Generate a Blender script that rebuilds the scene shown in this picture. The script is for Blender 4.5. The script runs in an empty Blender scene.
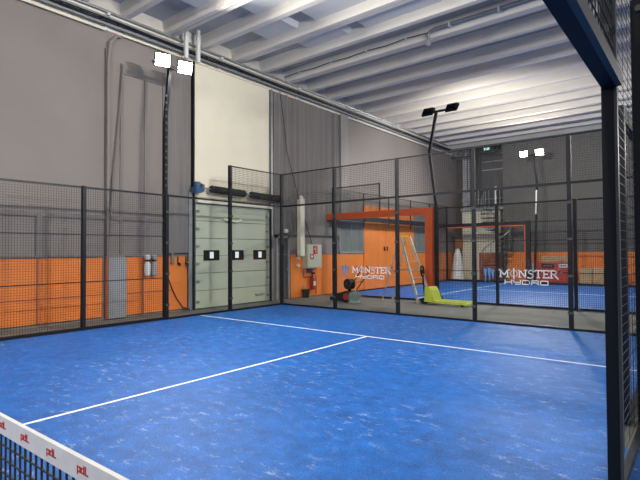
import bpy, math, random
from mathutils import Vector, Matrix
random.seed(7)
C = bpy.context.scene.collection
S = bpy.context.scene

# ------------------------------------------------------------------ helpers
class MB:
    """collects geometry and links it as ONE mesh object"""
    def __init__(s): s.v = []; s.f = []
    def box(s, x0, y0, z0, x1, y1, z1):
        n = len(s.v)
        s.v += [(x0,y0,z0),(x1,y0,z0),(x1,y1,z0),(x0,y1,z0),(x0,y0,z1),(x1,y0,z1),(x1,y1,z1),(x0,y1,z1)]
        s.f += [(n,n+3,n+2,n+1),(n+4,n+5,n+6,n+7),(n,n+1,n+5,n+4),(n+1,n+2,n+6,n+5),(n+2,n+3,n+7,n+6),(n+3,n,n+4,n+7)]
        return s
    def cbox(s, x, y, z, sx, sy, sz):
        return s.box(x-sx/2, y-sy/2, z-sz/2, x+sx/2, y+sy/2, z+sz/2)
    def chbox(s, x0, y0, z0, x1, y1, z1, c):
        """box with chamfered vertical edges"""
        p = [(x0+c,y0),(x1-c,y0),(x1,y0+c),(x1,y1-c),(x1-c,y1),(x0+c,y1),(x0,y1-c),(x0,y0+c)]
        return s.prism([(a,b) for a,b in p], z0, z1, 'z')
    def frame(s, a, b, up=(0,0,1)):
        a = Vector(a); b = Vector(b); d = (b-a).normalized(); u = Vector(up)
        if abs(d.dot(u)) > .98: u = Vector((1,0,0))
        r = d.cross(u).normalized(); u = r.cross(d).normalized()
        return a, b, r, u
    def bar(s, a, b, w, h, up=(0,0,1)):
        a, b, r, u = s.frame(a, b, up); n = len(s.v)
        for p in (a, b):
            for i, j in ((-1,-1),(1,-1),(1,1),(-1,1)):
                s.v.append(tuple(p + r*(i*w/2) + u*(j*h/2)))
        s.f += [(n,n+1,n+2,n+3),(n+7,n+6,n+5,n+4)] + [(n+k, n+4+k, n+4+(k+1)%4, n+(k+1)%4) for k in range(4)]
        return s
    def tube(s, pts, r, seg=10, caps=True):
        pts = [Vector(p) for p in pts]; n0 = len(s.v); m = len(pts)
        rr = r if isinstance(r, (list, tuple)) else [r]*m
        pu = None
        for i, p in enumerate(pts):
            d = (pts[min(i+1,m-1)] - pts[max(i-1,0)]).normalized()
            if pu is None:
                pu = Vector((0,0,1)) if abs(d.z) < .95 else Vector((1,0,0))
            e = d.cross(pu).normalized(); u = e.cross(d).normalized(); pu = u
            for k in range(seg):
                t = 2*math.pi*k/seg
                s.v.append(tuple(p + e*(math.cos(t)*rr[i]) + u*(math.sin(t)*rr[i])))
        for i in range(m-1):
            for k in range(seg):
                a = n0+i*seg+k; b = n0+i*seg+(k+1)%seg
                s.f.append((a, a+seg, b+seg, b))
        if caps:
            s.f.append(tuple(n0+k for k in range(seg)))
            s.f.append(tuple(n0+(m-1)*seg+k for k in reversed(range(seg))))
        return s
    def lathe(s, prof, c=(0,0,0), seg=20):
        """prof: list of (radius, z)"""
        return s.tube([(c[0],c[1],c[2]+z) for r, z in prof], [max(r, .0005) for r, z in prof], seg) if False else s._lathe(prof, c, seg)
    def _lathe(s, prof, c, seg):
        n0 = len(s.v)
        for r, z in prof:
            for k in range(seg):
                t = 2*math.pi*k/seg
                s.v.append((c[0]+max(r,.0005)*math.cos(t), c[1]+max(r,.0005)*math.sin(t), c[2]+z))
        for i in range(len(prof)-1):
            for k in range(seg):
                a = n0+i*seg+k; b = n0+i*seg+(k+1)%seg
                s.f.append((a, b, b+seg, a+seg))
        s.f.append(tuple(n0+k for k in reversed(range(seg))))
        s.f.append(tuple(n0+(len(prof)-1)*seg+k for k in range(seg)))
        return s
    def prism(s, poly, a, b, axis='x'):
        """poly in the two other axes (order x,y,z), extruded along axis from a to b"""
        n = len(s.v); m = len(poly)
        def P(p, t):
            return {'x': (t,p[0],p[1]), 'y': (p[0],t,p[1]), 'z': (p[0],p[1],t)}[axis]
        s.v += [P(p, a) for p in poly] + [P(p, b) for p in poly]
        s.f += [tuple(range(n+m-1, n-1, -1)), tuple(range(n+m, n+2*m))]
        s.f += [(n+k, n+(k+1)%m, n+m+(k+1)%m, n+m+k) for k in range(m)]
        return s
    def disc(s, c, nrm, r, t, seg=20):
        c = Vector(c); d = Vector(nrm).normalized()
        return s.tube([c, c+d*t], r, seg)
    def build(s, name, m, parent=None, smooth=False, inv=None):
        me = bpy.data.meshes.new(name); me.from_pydata(s.v, [], s.f); me.update()
        import bmesh
        bm = bmesh.new(); bm.from_mesh(me); bmesh.ops.recalc_face_normals(bm, faces=bm.faces); bm.to_mesh(me); bm.free()
        me.materials.append(m)
        if smooth:
            for p in me.polygons: p.use_smooth = True
            try: me.set_sharp_from_angle(angle=math.radians(40))
            except Exception: pass
        o = bpy.data.objects.new(name, me); C.objects.link(o)
        if parent is not None:
            o.parent = parent
            o.matrix_parent_inverse = (PM(parent)).inverted()
        return o

def PM(o):
    m = Matrix.LocRotScale(o.location, o.rotation_euler, o.scale)
    if o.parent is not None: m = PM(o.parent) @ o.matrix_parent_inverse @ m
    return m

def tag(o, label=None, cat=None, group=None, kind=None):
    if label: o['label'] = label
    if cat: o['category'] = cat
    if group: o['group'] = group
    if kind: o['kind'] = kind
    return o
def thing(name, loc, label, cat, group=None):
    o = bpy.data.objects.new(name, None); C.objects.link(o)
    o.location = loc; o.empty_display_size = .1
    return tag(o, label, cat, group)
def struct(o, label=None): return tag(o, label, None, None, 'structure')
def copy_tree(o, parent=None):
    c = o.copy(); C.objects.link(c)
    if parent is not None: c.parent = parent
    for ch in [q for q in bpy.data.objects if q.parent is o]: copy_tree(ch, c)
    return c

# ------------------------------------------------------------------ materials
def mat(name, col, rough=.6, metal=0., spec=.5, bump=0., bscale=60., var=0., vscale=2., emit=None, estr=0., vstretch=None):
    m = bpy.data.materials.new(name); m.use_nodes = True
    nt = m.node_tree; N = nt.nodes; L = nt.links
    b = N['Principled BSDF']
    b.inputs['Base Color'].default_value = (*col, 1)
    b.inputs['Roughness'].default_value = rough
    b.inputs['Metallic'].default_value = metal
    b.inputs['Specular IOR Level'].default_value = spec
    tc = N.new('ShaderNodeTexCoord')
    src = tc.outputs['Object']
    if vstretch:
        mp = N.new('ShaderNodeMapping'); mp.inputs['Scale'].default_value = vstretch
        L.new(src, mp.inputs['Vector']); src = mp.outputs['Vector']
    if var:
        n = N.new('ShaderNodeTexNoise'); n.inputs['Scale'].default_value = vscale; n.inputs['Detail'].default_value = 5
        L.new(src, n.inputs['Vector'])
        r = N.new('ShaderNodeMapRange'); r.inputs['From Min'].default_value = .3; r.inputs['From Max'].default_value = .7
        r.inputs['To Min'].default_value = 1-var; r.inputs['To Max'].default_value = 1+var
        L.new(n.outputs['Fac'], r.inputs['Value'])
        mx = N.new('ShaderNodeVectorMath'); mx.operation = 'SCALE'
        mx.inputs[0].default_value = col; L.new(r.outputs['Result'], mx.inputs['Scale'])
        L.new(mx.outputs['Vector'], b.inputs['Base Color'])
    if bump:
        n = N.new('ShaderNodeTexNoise'); n.inputs['Scale'].default_value = bscale; n.inputs['Detail'].default_value = 3
        L.new(src, n.inputs['Vector'])
        bp = N.new('ShaderNodeBump'); bp.inputs['Strength'].default_value = bump; bp.inputs['Distance'].default_value = .02
        L.new(n.outputs['Fac'], bp.inputs['Height']); L.new(bp.outputs['Normal'], b.inputs['Normal'])
    if emit:
        b.inputs['Emission Color'].default_value = (*emit, 1); b.inputs['Emission Strength'].default_value = estr
    return m

BLACK = mat('black_powder_coat', (.006,.008,.012), .42, var=.15, spec=.35)
DARKB = mat('dark_blue_black_steel', (.006,.008,.011), .55, spec=.2)
WIRE = mat('dark_fence_wire', (.012,.013,.016), .5)
GREYM = mat('grey_edge_steel', (.05,.055,.052), .5)
ORANGE = mat('orange_wall_paint', (.90,.24,.034), .6, var=.05, vscale=1.3)
ORANGES = mat('orange_red_steel_paint', (.66,.10,.022), .4)
GREYW = mat('grey_wall_cladding', (.245,.215,.195), .8, var=.06, vscale=.7, bump=.1, bscale=8)
GREYD = mat('dark_grey_curtain', (.205,.19,.178), .9, var=.10, vscale=3, vstretch=(4,4,.15))
GREYF = mat('far_wall_falloff_grey', (.135,.13,.12), .85, var=.06, vscale=.8)  # same grey as the left wall, light falloff darkened into the colour
TERRA = mat('dull_terracotta_board', (.40,.12,.05), .7)
GREYW2 = mat('grey_column_paint', (.29,.27,.25), .8, var=.06, vscale=1)
GREYP = mat('pale_grey_panel', (.33,.34,.35), .7, var=.08, vscale=2)
CREAM = mat('cream_panel', (.80,.75,.58), .6, var=.03, vscale=1.5)
CREAMD = mat('cream_door_panel', (.50,.53,.40), .55, var=.04, vscale=2)
CONC = mat('precast_concrete', (.80,.75,.66), .85, var=.08, vscale=1.2, bump=.15, bscale=25, vstretch=(.3,1,1))
CONCS = mat('slab_concrete', (.45,.455,.44), .9, var=.10, vscale=1.2)
PANEL = mat('pale_ceiling_panel', (.72,.72,.70), .8)
FLOORM = mat('grey_concrete_floor', (.155,.152,.132), .75, var=.18, vscale=1.1, bump=.1, bscale=30)
GALV = mat('galvanised_steel', (.30,.32,.33), .45, metal=.6, var=.1, vscale=6)
ALU = mat('brushed_aluminium', (.62,.60,.55), .4, metal=.5)
WHITEP = mat('white_paint', (.78,.78,.74), .5)
TAPE = mat('white_net_tape', (.60,.585,.56), .75, var=.05, vscale=14)
RED = mat('red_paint', (.50,.03,.02), .4)
REDLOGO = mat('red_print', (.62,.05,.03), .6)
YELG = mat('yellow_green_paint', (.56,.62,.045), .45, var=.05, vscale=4)
YELLOW = mat('yellow_plastic', (.75,.50,.03), .5)
RUBBER = mat('black_rubber', (.012,.012,.013), .7)
BLUEM = mat('blue_motor_paint', (.03,.09,.22), .5)
BLUEL = mat('pale_blue_decal', (.06,.20,.42), .6)
DECAL = mat('white_decal', (.80,.80,.80), .6)
TAN = mat('tan_board', (.52,.36,.18), .7, var=.12, vscale=3)
BANNER = mat('red_banner_fabric', (.50,.05,.025), .6, var=.06, vscale=2)
DOORG = mat('dark_grey_door', (.07,.07,.072), .6)
WINGREY = mat('grey_film_window', (.20,.21,.20), .35, var=.08, vscale=1.5, vstretch=(1,3,.5))
GLOWWIN = mat('daylit_window_pane', (.5,.5,.5), .3, emit=(.95,1,1), estr=.55)
DARKGL = mat('dark_window_pane', (.02,.022,.02), .15)
PLASTICW = mat('translucent_white_wrap', (.85,.83,.80), .45, var=.15, vscale=5)
LENS = mat('lit_floodlight_lens', (1,1,1), .3, emit=(1,.98,.93), estr=30)
LENSOFF = mat('floodlight_face', (.5,.5,.5), .2, emit=(1,.98,.95), estr=6)

def glass(name, tint=(.93,.95,.95), refl=1.0):
    m = bpy.data.materials.new(name); m.use_nodes = True
    nt = m.node_tree; N = nt.nodes; L = nt.links
    N.remove(N['Principled BSDF']); out = N['Material Output']
    t = N.new('ShaderNodeBsdfTransparent'); t.inputs['Color'].default_value = (*tint, 1)
    g = N.new('ShaderNodeBsdfGlossy'); g.inputs['Roughness'].default_value = .02
    fr = N.new('ShaderNodeFresnel'); fr.inputs['IOR'].default_value = 1.35
    ge = N.new('ShaderNodeNewGeometry'); sb = N.new('ShaderNodeMath'); sb.operation = 'SUBTRACT'; sb.inputs[0].default_value = 1
    L.new(ge.outputs['Backfacing'], sb.inputs[1])
    ml = N.new('ShaderNodeMath'); ml.operation = 'MULTIPLY'; L.new(fr.outputs[0], ml.inputs[0]); L.new(sb.outputs[0], ml.inputs[1])
    mx = N.new('ShaderNodeMixShader'); L.new(ml.outputs[0], mx.inputs[0]); L.new(t.outputs[0], mx.inputs[1]); L.new(g.outputs[0], mx.inputs[2])
    L.new(mx.outputs[0], out.inputs['Surface'])
    return m
GLASS = glass('clear_court_glass', (.955,.965,.965))
JUGM = mat('clear_plastic', (.45,.58,.55), .15)
JUGM.node_tree.nodes['Principled BSDF'].inputs['Alpha'].default_value = .3

def turf_mat(name, base, sand=True):
    m = bpy.data.materials.new(name); m.use_nodes = True
    nt = m.node_tree; N = nt.nodes; L = nt.links; b = N['Principled BSDF']
    tc = N.new('ShaderNodeTexCoord')
    def noise(scale, detail=4, vec=None, rough=.6):
        n = N.new('ShaderNodeTexNoise'); n.inputs['Scale'].default_value = scale; n.inputs['Detail'].default_value = detail
        n.inputs['Roughness'].default_value = rough
        L.new(vec or tc.outputs['Object'], n.inputs['Vector']); return n.outputs['Fac']
    def rng(v, a, b_, c, d):
        r = N.new('ShaderNodeMapRange'); r.inputs['From Min'].default_value = a; r.inputs['From Max'].default_value = b_
        r.inputs['To Min'].default_value = c; r.inputs['To Max'].default_value = d; L.new(v, r.inputs['Value']); return r.outputs['Result']
    def mul(a, b_):
        x = N.new('ShaderNodeMath'); x.operation = 'MULTIPLY'
        L.new(a, x.inputs[0])
        if isinstance(b_, float): x.inputs[1].default_value = b_
        else: L.new(b_, x.inputs[1])
        return x.outputs[0]
    broad = rng(noise(.45, 3), .3, .7, .86, 1.14)
    mid = rng(noise(5, 6), .3, .7, .72, 1.28)
    fine = rng(noise(60, 3), .3, .7, .6, 1.4)
    f = mul(mul(broad, mid), fine)
    sc = N.new('ShaderNodeVectorMath'); sc.operation = 'SCALE'; sc.inputs[0].default_value = base; L.new(f, sc.inputs['Scale'])
    mp = N.new('ShaderNodeMapping'); mp.inputs['Rotation'].default_value = (0,0,.67); mp.inputs['Scale'].default_value = (1.0,1.9,1)
    L.new(tc.outputs['Object'], mp.inputs['Vector'])
    spots = rng(noise(5.2, 9, mp.outputs['Vector'], .74), .545, .64, 0, 1)
    patch = rng(noise(.55, 2), .40, .58, .22, 1)
    grain = rng(noise(45, 2), .42, .6, .15, 1)
    sand_f = mul(mul(mul(spots, patch), grain), .8 if sand else .25)
    mx = N.new('ShaderNodeMix'); mx.data_type = 'RGBA'
    L.new(sand_f, mx.inputs['Factor']); L.new(sc.outputs['Vector'], mx.inputs['A']); mx.inputs['B'].default_value = (.36,.47,.66,1)
    L.new(mx.outputs['Result'], b.inputs['Base Color'])
    b.inputs['Roughness'].default_value = .5; b.inputs['Specular IOR Level'].default_value = .2
    b.inputs['Sheen Weight'].default_value = .04; b.inputs['Sheen Roughness'].default_value = .4
    b.inputs['Sheen Tint'].default_value = (.35,.6,1,1)
    bp = N.new('ShaderNodeBump'); bp.inputs['Strength'].default_value = .35; bp.inputs['Distance'].default_value = .01
    L.new(noise(120, 2), bp.inputs['Height']); L.new(bp.outputs['Normal'], b.inputs['Normal'])
    return m
TURF = turf_mat('blue_turf', (.004,.096,.365))
LINE = mat('white_turf_line', (.74,.77,.80), .8, var=.12, vscale=12)

# ------------------------------------------------------------------ dimensions
WX = -1.2          # inner face of the left hall wall
XR = 21.0; YB = -13.0; YF = 25.2; ZC = 7.86
RX = 9.56          # right edge of the near court

# ------------------------------------------------------------------ shell
struct(MB().box(WX-.3, YB-.3, -.3, XR+.3, YF+4, -.012).build('floor', FLOORM), 'grey concrete floor of the sports hall')
struct(MB().box(WX-.3, YB-.3, 0-.012, WX, YF+4, 7.06).build('wall_left', GREYW), 'tall grey clad hall wall behind the left fence')
struct(MB().box(WX-.3, YB-.3, 7.06, WX, YF+4, ZC).build('trim_1', CONC), 'pale concrete ring beam over the left wall')
struct(MB().box(1.75, YF, -.012, XR+.3, YF+.2, ZC).build('wall_far', GREYF), 'end wall behind the far court, its grey darkened for light falloff')
struct(MB().box(WX, YF+2.8, -.012, 1.75, YF+3, ZC).build('wall_recess', GREYF), 'wall at the back of the stair recess, darkened like the far wall')
struct(MB().box(1.75, YF+.2, -.012, 1.95, YF+3, ZC).build('wall_recess_side', GREYF))
struct(MB().box(XR, YB-.3, -.012, XR+.3, YF+.2, ZC).build('wall_right', GREYW))
struct(MB().box(WX, YB-.3, -.012, XR, YB, ZC).build('wall_near', GREYW))
struct(MB().box(WX-.3, YB-.3, ZC, XR+.3, YF+4, ZC+.2).build('ceiling', CONCS), 'flat pale slab between the concrete roof ribs')

# precast roof ribs running away from the left wall
k = 0
y = 9.06 - 1.2*18
while y < YF-.3:
    b = MB(); z0 = 7.5
    if k % 2 == 1:
        b.prism([(y,z0),(y+.16,z0),(y+.21,ZC),(y-.05,ZC)], WX, XR)
    else:
        b.prism([(y,z0),(y+.13,z0),(y+.13,ZC),(y-.05,ZC)], WX, XR)
        b.prism([(y+.18,z0+.02),(y+.30,z0+.02),(y+.34,ZC),(y+.18,ZC)], WX, XR)
    o = b.build('trim_%d' % (k+2), CONC)
    if k % 2 == 0: MB().box(WX, y+.131, z0+.06, XR, y+.179, z0+.10).build('joint_shade', GREYM, o)  # dark fill standing in for the shade inside the rib gap
    struct(o, 'pale precast concrete roof rib crossing the hall')
    y += 1.2; k += 1
struct(MB().box(WX, YF-.12, 7.32, 1.75, YF+.1, ZC).box(1.75, YF-.12, 7.32, XR, YF, ZC).build('trim_60', CONCS), 'concrete edge beam over the far wall')

# pale inset boards below the slab between some ribs
for (x0, x1, yy) in ((.4,1.5,8.25),(2.2,4.3,8.25),(4.8,6.6,8.25),(1.2,2.2,7.05),(3.,5.,7.05),(.3,1.2,5.85),(1.7,2.6,5.85),(.9,2.4,9.45),(3.,5.2,9.45),(5.6,7.4,9.45)):
    b = MB(); b.prism([(x0,7.74),(x1,7.74),(x1+.12,7.859),(x0-.02,7.859)], yy, yy+.78, 'y')
    tag(b.build('ceiling_board', PANEL), 'pale smooth board fixed under the slab between two roof ribs', 'ceiling board', 'boards between the roof ribs')

# ------------------------------------------------------------------ wall linings on the left wall
def wp(name, m, y0, y1, z0, z1, t, label, x=WX, seams=()):
    b = MB(); 
    ys = [y0] + list(seams) + [y1]
    for a, c in zip(ys[:-1], ys[1:]):
        b.box(x, a+.006 if a != y0 else a, z0, x+t, c-.006 if c != y1 else c, z1)
    return struct(b.build(name, m), label)
wp('wall_left_wainscot', ORANGE, YB+.1, 4.96, .08, 1.5, .05, 'orange lower wall lining behind the left fence', seams=(-2.4,0,2.0,3.6))
wp('trim_61', ORANGE, 5.58, 7.38, .06, 1.5, .05, 'orange lower wall lining left of the cream door', seams=(6.05,))
wp('trim_62', GREYP, 5.11, 5.57, .02, 1.5, .08, 'pale grey upright board between orange linings')
wp('trim_63', TERRA, 5.03, 5.10, .02, 1.5, .09, 'narrow red orange post in the lower wall')
wp('trim_64', ORANGE, 11.68, 16.2, .0, 1.5, .05, 'orange lower wall lining around the fire cabinet', seams=(12.1,13.9))
wp('trim_65', ORANGE, 20.6, YF, .0, 1.5, .05, 'orange lower wall lining behind the far court', seams=(22.4,))
wp('trim_74', GREYD, YB+.1, 4.96, 1.5, 1.54, .06, 'thin dark rail capping the orange lining')
wp('trim_75', TERRA, YB+.1, 4.96, .60, .625, .056, 'thin dark seam across the orange lining')
wp('trim_76', TERRA, 5.58, 6.9, .58, .605, .056, 'thin dark seam across the orange lining')
wp('trim_77', GREYD, 3.50, 3.62, 1.54, 2.42, .05, 'column shaped shadow on the grey wall, built as a short darker strip')  # grey shadow on the wall, modelled as a slightly darker strip
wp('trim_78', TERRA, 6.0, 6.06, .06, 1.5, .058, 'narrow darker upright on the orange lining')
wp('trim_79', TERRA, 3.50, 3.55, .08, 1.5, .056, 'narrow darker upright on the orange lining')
wp('trim_66', GREYD, 5.58, 16.2, 1.5, 1.53, .06, 'thin rail capping the orange lining', seams=(7.39,))
struct(MB().box(WX, 7.62, 3.2, WX+.06, 10.62, 7.05).build('wall_left_panel', CREAM), 'tall cream wall panel above the cream sectional door')
struct(MB().box(WX, 7.54, 0, WX+.10, 7.60, 7.05).build('trim_67', DARKB), 'dark steel upright left of the cream door')
struct(MB().box(WX, 7.40, 0, WX+.10, 7.52, 3.3).build('trim_68', GALV), 'grey door track upright')
struct(MB().box(WX, 10.66, 0, WX+.10, 10.76, 7.05).build('trim_69', GALV), 'pale steel upright right of the cream panel')
struct(MB().box(WX, 14.55, 2.95, WX+.14, 15.05, 7.05).build('trim_70', GREYW2), 'pale grey column strip on the hall wall')
struct(MB().box(WX+.0, 5.02, 1.55, WX+.07, 5.12, 6.6).build('trim_71', GREYD))
# faint board frames on the grey wall near the pole
b = MB()
for y0, y1, z0, z1 in ((5.42,5.50,1.6,6.35),(6.08,6.16,1.6,6.2),(6.62,6.68,1.6,6.1)): b.box(WX, y0, z0, WX+.03, y1, z1)
b.box(WX, 5.45, 6.1, WX+.035, 6.7, 6.35)
struct(b.build('trim_72', GREYD), 'darker strips framing boards on the grey wall')
# horizontal band of shadow on the grey wall, built as a dark strip
struct(MB().box(WX, YB+.1, 2.42, WX+.04, 7.38, 2.50).build('trim_73', GREYD), 'horizontal shadow band on the grey wall, drawn as a thin dark strip')
# pleated grey drapes right of the door
def drape(y0, y1, z0, z1, label, amp=.06, per=.16):
    b = MB(); n = int((y1-y0)/.03); pts = []
    for i in range(n+1):
        yy = y0+(y1-y0)*i/n
        pts.append((WX+.11+amp*(.55*math.sin(yy*11+2.2*math.sin(yy*2.3))+.35*math.sin(yy*27+3*math.sin(yy*1.7)))*(.15+.85*math.sin(yy*1.15+.6)**2), yy))
    poly = pts + [(WX+.02, y1), (WX+.02, y0)]
    b.prism(poly, z0, z1, 'z')
    return tag(b.build('wall_drape', GREYD, smooth=True), label, 'drape', 'grey drapes along the wall')
drape(10.80, 14.5, 2.2, 7.0, 'grey pleated drape on the wall right of the cream panel')
drape(6.75, 7.38, 1.6, 7.0, 'narrow grey pleated drape left of the cream panel')

# ------------------------------------------------------------------ cream sectional door
dr = struct(thing('door_1', (WX, 9.12, 0), None, None), 'cream sectional dock door with three small windows')
for i in range(6):
    z0 = .02+i*.5
    MB().box(WX+.02, 7.66, z0, WX+.07, 10.60, z0+.485).build('door_section', CREAMD, dr)
MB().box(WX+.0, 7.62, 3.02, WX+.22, 10.62, 3.16).build('door_header', CREAM, dr)
for (y0, y1) in ((7.93,8.50),(8.90,9.46),(9.88,10.44)):
    w = MB(); z0, z1 = 1.37, 1.67
    w.box(WX+.055, y0, z0, WX+.085, y1, z0+.03).box(WX+.055, y0, z1-.03, WX+.085, y1, z1).box(WX+.055, y0, z0, WX+.085, y0+.03, z1).box(WX+.055, y1-.03, z0, WX+.085, y1, z1)
    wo = w.build('window', DARKB, dr)
    MB().box(WX+.071, y0+.03, z0+.03, WX+.076, y1-.03, z1-.03).build('pane', DARKGL, wo)
    MB().box(WX+.076, y0+.22, z0+.06, WX+.08, y0+.36, z1-.05).build('daylit_pane', GLOWWIN, wo)
for yy in (7.72, 10.52):
    for i in range(6):
        MB().cbox(WX+.09, yy, .5*i+.28 if i else .2, .04, .09, .07).build('hinge', GALV, dr)
tr = MB().bar((WX+.10,10.64,0), (WX+.10,10.64,3.1), .05, .05).build('track', BLACK, dr)
lg = MB()
for a, c in (((9.95,.28),(10.02,.20)),((10.02,.20),(10.35,.22)),((10.0,.25),(10.1,.26)),((10.13,.25),(10.2,.26)),((10.23,.255),(10.36,.265))):
    lg.bar((WX+.074,a[0],a[1]), (WX+.074,c[0],c[1]), .006, .025, (1,0,0))
lg.build('maker_mark', BLACK, dr)
MB().tube([(WX+.14,8.6,2.60),(WX+.2,8.75,2.55),(WX+.2,9.1,2.53),(WX+.14,9.3,2.6)], .03, 8).build('pull_strap', CREAM, dr)
# torsion springs over the door
sh = MB().tube([(WX+.30,7.7,3.43),(WX+.30,10.95,3.36)], .018, 8).build('shaft', GALV, dr)
for (y0, y1) in ((8.0,9.32),(9.55,10.78)):
    b = MB(); n = 15
    z = lambda q: 3.43-.07*(q-7.7)/3.25
    pts, rr = [], []
    for i in range(n*2+1):
        q = y0+(y1-y0)*i/(n*2); pts.append((WX+.30, q, z(q))); rr.append(.112 if i % 2 else .085)
    b.tube(pts, rr, 12).build('torsion_spring', RUBBER, dr)
mt = MB(); mt.box(WX+.12,7.46,3.28,WX+.36,7.66,3.44).disc((WX+.27,7.56,3.30),(0,0,1),.09,.28,12)
mt.build('door_motor', BLUEM, dr)
MB().disc((WX+.30,7.66,3.43),(0,1,0),.12,.06,16).build('cable_drum', GALV, dr)
MB().disc((WX+.30,10.80,3.37),(0,1,0),.12,.06,16).build('cable_drum', BLACK, dr)
MB().box(WX,10.86,3.25,WX+.4,10.90,3.5).build('bearing_plate', GALV, dr)

# dark doorway beside it
d2 = struct(thing('door_2', (WX, 11.25, 0), None, None), 'dark doorway with cream frame right of the cream door')
MB().box(WX+.01, 11.0, 0, WX+.05, 11.5, 2.08).build('door_leaf', DOORG, d2)
b = MB(); b.box(WX,10.92,0,WX+.1,11.0,2.16).box(WX,11.5,0,WX+.1,11.58,2.16).box(WX,10.92,2.08,WX+.1,11.58,2.16); b.build('door_frame', GREYW2, d2)
MB().disc((WX+.05,11.44,1.0),(1,0,0),.03,.06,10).build('door_handle', GALV, d2)
# white bulkhead lamp
b = thing('bulkhead_lamp', (WX+.1,11.24,2.3), 'small round white lamp above the dark doorway', 'lamp')
MB().disc((WX+.16,11.24,2.31),(1,0,0),.085,.03,16).build('lamp_base', GREYP, b)
MB()._lathe([(.0,-.07),(.05,-.055),(.07,0),(.05,.055),(0,.07)], (WX+.25,11.24,2.31), 16).build('lamp_globe', WHITEP, b, True)

# tall orange double doors further along
d3 = struct(thing('door_3', (WX, 18.4, 0), None, None), 'tall orange double doors behind the far court glass')
for (y0, y1) in ((16.3,17.95),(17.97,19.2),(19.22,20.5)):
    MB().box(WX+.01, y0, 0, WX+.08, y1, 3.45).build('door_leaf', ORANGE, d3)
for yy in (17.85, 18.08): MB().cbox(WX+.1, yy, 1.72, .05, .05, .18).build('door_handle', BLACK, d3)
MB().box(WX, 16.22, 0, WX+.1, 16.3, 3.55).box(WX, 20.5, 0, WX+.1, 20.58, 3.55).box(WX, 16.22, 3.45, WX+.1, 20.58, 3.55).build('door_frame', ORANGE, d3)
for n, (y0, y1, z0, z1) in enumerate(((14.5,16.2,1.54,2.88),(20.6,22.35,1.54,3.15))):
    w = struct(thing('window_%d' % (n+1), (WX, (y0+y1)/2, z0), None, None), 'grey filmed window in the hall wall')
    MB().box(WX+.02,y0+.05,z0+.05,WX+.05,y1-.05,z1-.05).build('pane', WINGREY, w)
    MB().box(WX,y0,z0,WX+.08,y0+.05,z1).box(WX,y1-.05,z0,WX+.08,y1,z1).box(WX,y0,z0,WX+.08,y1,z0+.05).box(WX,y0,z1-.05,WX+.08,y1,z1).box(WX,(y0+y1)/2-.02,z0,WX+.07,(y0+y1)/2+.02,z1).build('window_frame', GREYP, w)

# ------------------------------------------------------------------ services on the left wall
t = thing('cable_tray', (WX+.2,6,7.2), 'long grey ladder cable tray along the top of the left wall', 'cable tray')
for zz, xx in ((7.14,WX+.16),(7.30,WX+.16)):
    b = MB(); b.box(xx-.02,-6,zz-.03,xx+.02,25,zz+.03); b.build('side_rail', GALV, t)
b = MB()
yy = -6
while yy < 25:
    b.box(WX+.13, yy, 7.14, WX+.17, yy+.05, 7.30); yy += .45
b.build('rung', GALV, t)['kind'] = 'stuff'
b = MB()
for i, (xx, zz) in enumerate(((WX+.2,7.18),(WX+.21,7.21),(WX+.2,7.25))): b.tube([(xx,-6+j*1.,zz+.012*math.sin(j*1.7+i)) for j in range(32)], .016, 6)
b.build('cables', BLACK, t)
for yy in (-2,1.5,5,8.5,12,15.5,19,22.5): MB().box(WX,yy,7.36,WX+.2,yy+.06,7.42).box(WX+.0,yy,7.06,WX+.05,yy+.06,7.36).build('bracket', WHITEP, t)
t2 = MB().tube([(WX+.08,-6,7.03),(WX+.08,5.0,7.03)], .03, 8).tube([(WX+.08,5.3,7.03),(WX+.08,24.8,7.03)], .022, 8)
tag(t2.build('white_conduit', CREAM), 'thin cream pipe under the cable tray on the left wall', 'pipe')
tag(MB().tube([(WX+.06,-6,7.50),(WX+.06,24.8,7.50)], .035, 8).build('dark_pipe', GALV), 'grey pipe running above the cable tray', 'pipe')
for yy, lb in ((7.12,'left one of two short white hangers over the cable tray'),(7.52,'right one of two short white hangers over the cable tray')):
    tag(MB().box(WX+.25,yy,6.95,WX+.33,yy+.10,7.855).build('hanger_bar', WHITEP), lb, 'hanger')
b = MB().tube([(WX+.09,5.42,6.98),(WX+.11,5.28,6.96),(WX+.12,5.1,6.75),(WX+.11,5.06,6.3),(WX+.11,5.06,1.56)], .035, 8)
tag(b.build('drop_pipe', GREYW), 'dark grey pipe bending down the wall from the cable tray', 'pipe')
b = MB().tube([(WX+.08,5.46-.05*0,6.3),(WX+.09,5.36,5),(WX+.09,5.22,3.5),(WX+.09,5.14,2.4),(WX+.09,5.1,1.6)], .022, 6)
tag(b.build('slack_cord', GREYD), 'slack dark cord hanging down the grey wall', 'cord')
b = MB().tube([(WX+.24,10.95,7.0),(WX+.24,11.1,6.2),(WX+.24,11.3,5.),(WX+.24,11.6,4.2),(WX+.24,12.0,3.2),(WX+.24,12.6,1.9)], .012, 6)
tag(b.build('hanging_cable', BLACK), 'thin black cable sagging down the pleated drape', 'cable')
t = thing('downpipe', (WX+.12,11.98,0), 'cream vertical duct above the orange lining near the fire cabinet', 'duct')
MB().box(WX+.17,11.88,1.46,WX+.33,12.10,3.45).build('duct', CREAM, t)
MB()._lathe([(.07,-.06),(.09,0),(.05,.08)], (WX+.25,12.0,3.50), 12).build('cap', WHITEP, t)
MB().disc((WX+.05,12.02,1.4),(1,0,0),.07,.1,12).build('outlet', WHITEP, t)
MB().disc((WX+.05,12.0,1.12),(1,0,0),.05,.1,12).build('outlet', WHITEP, t)

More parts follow.
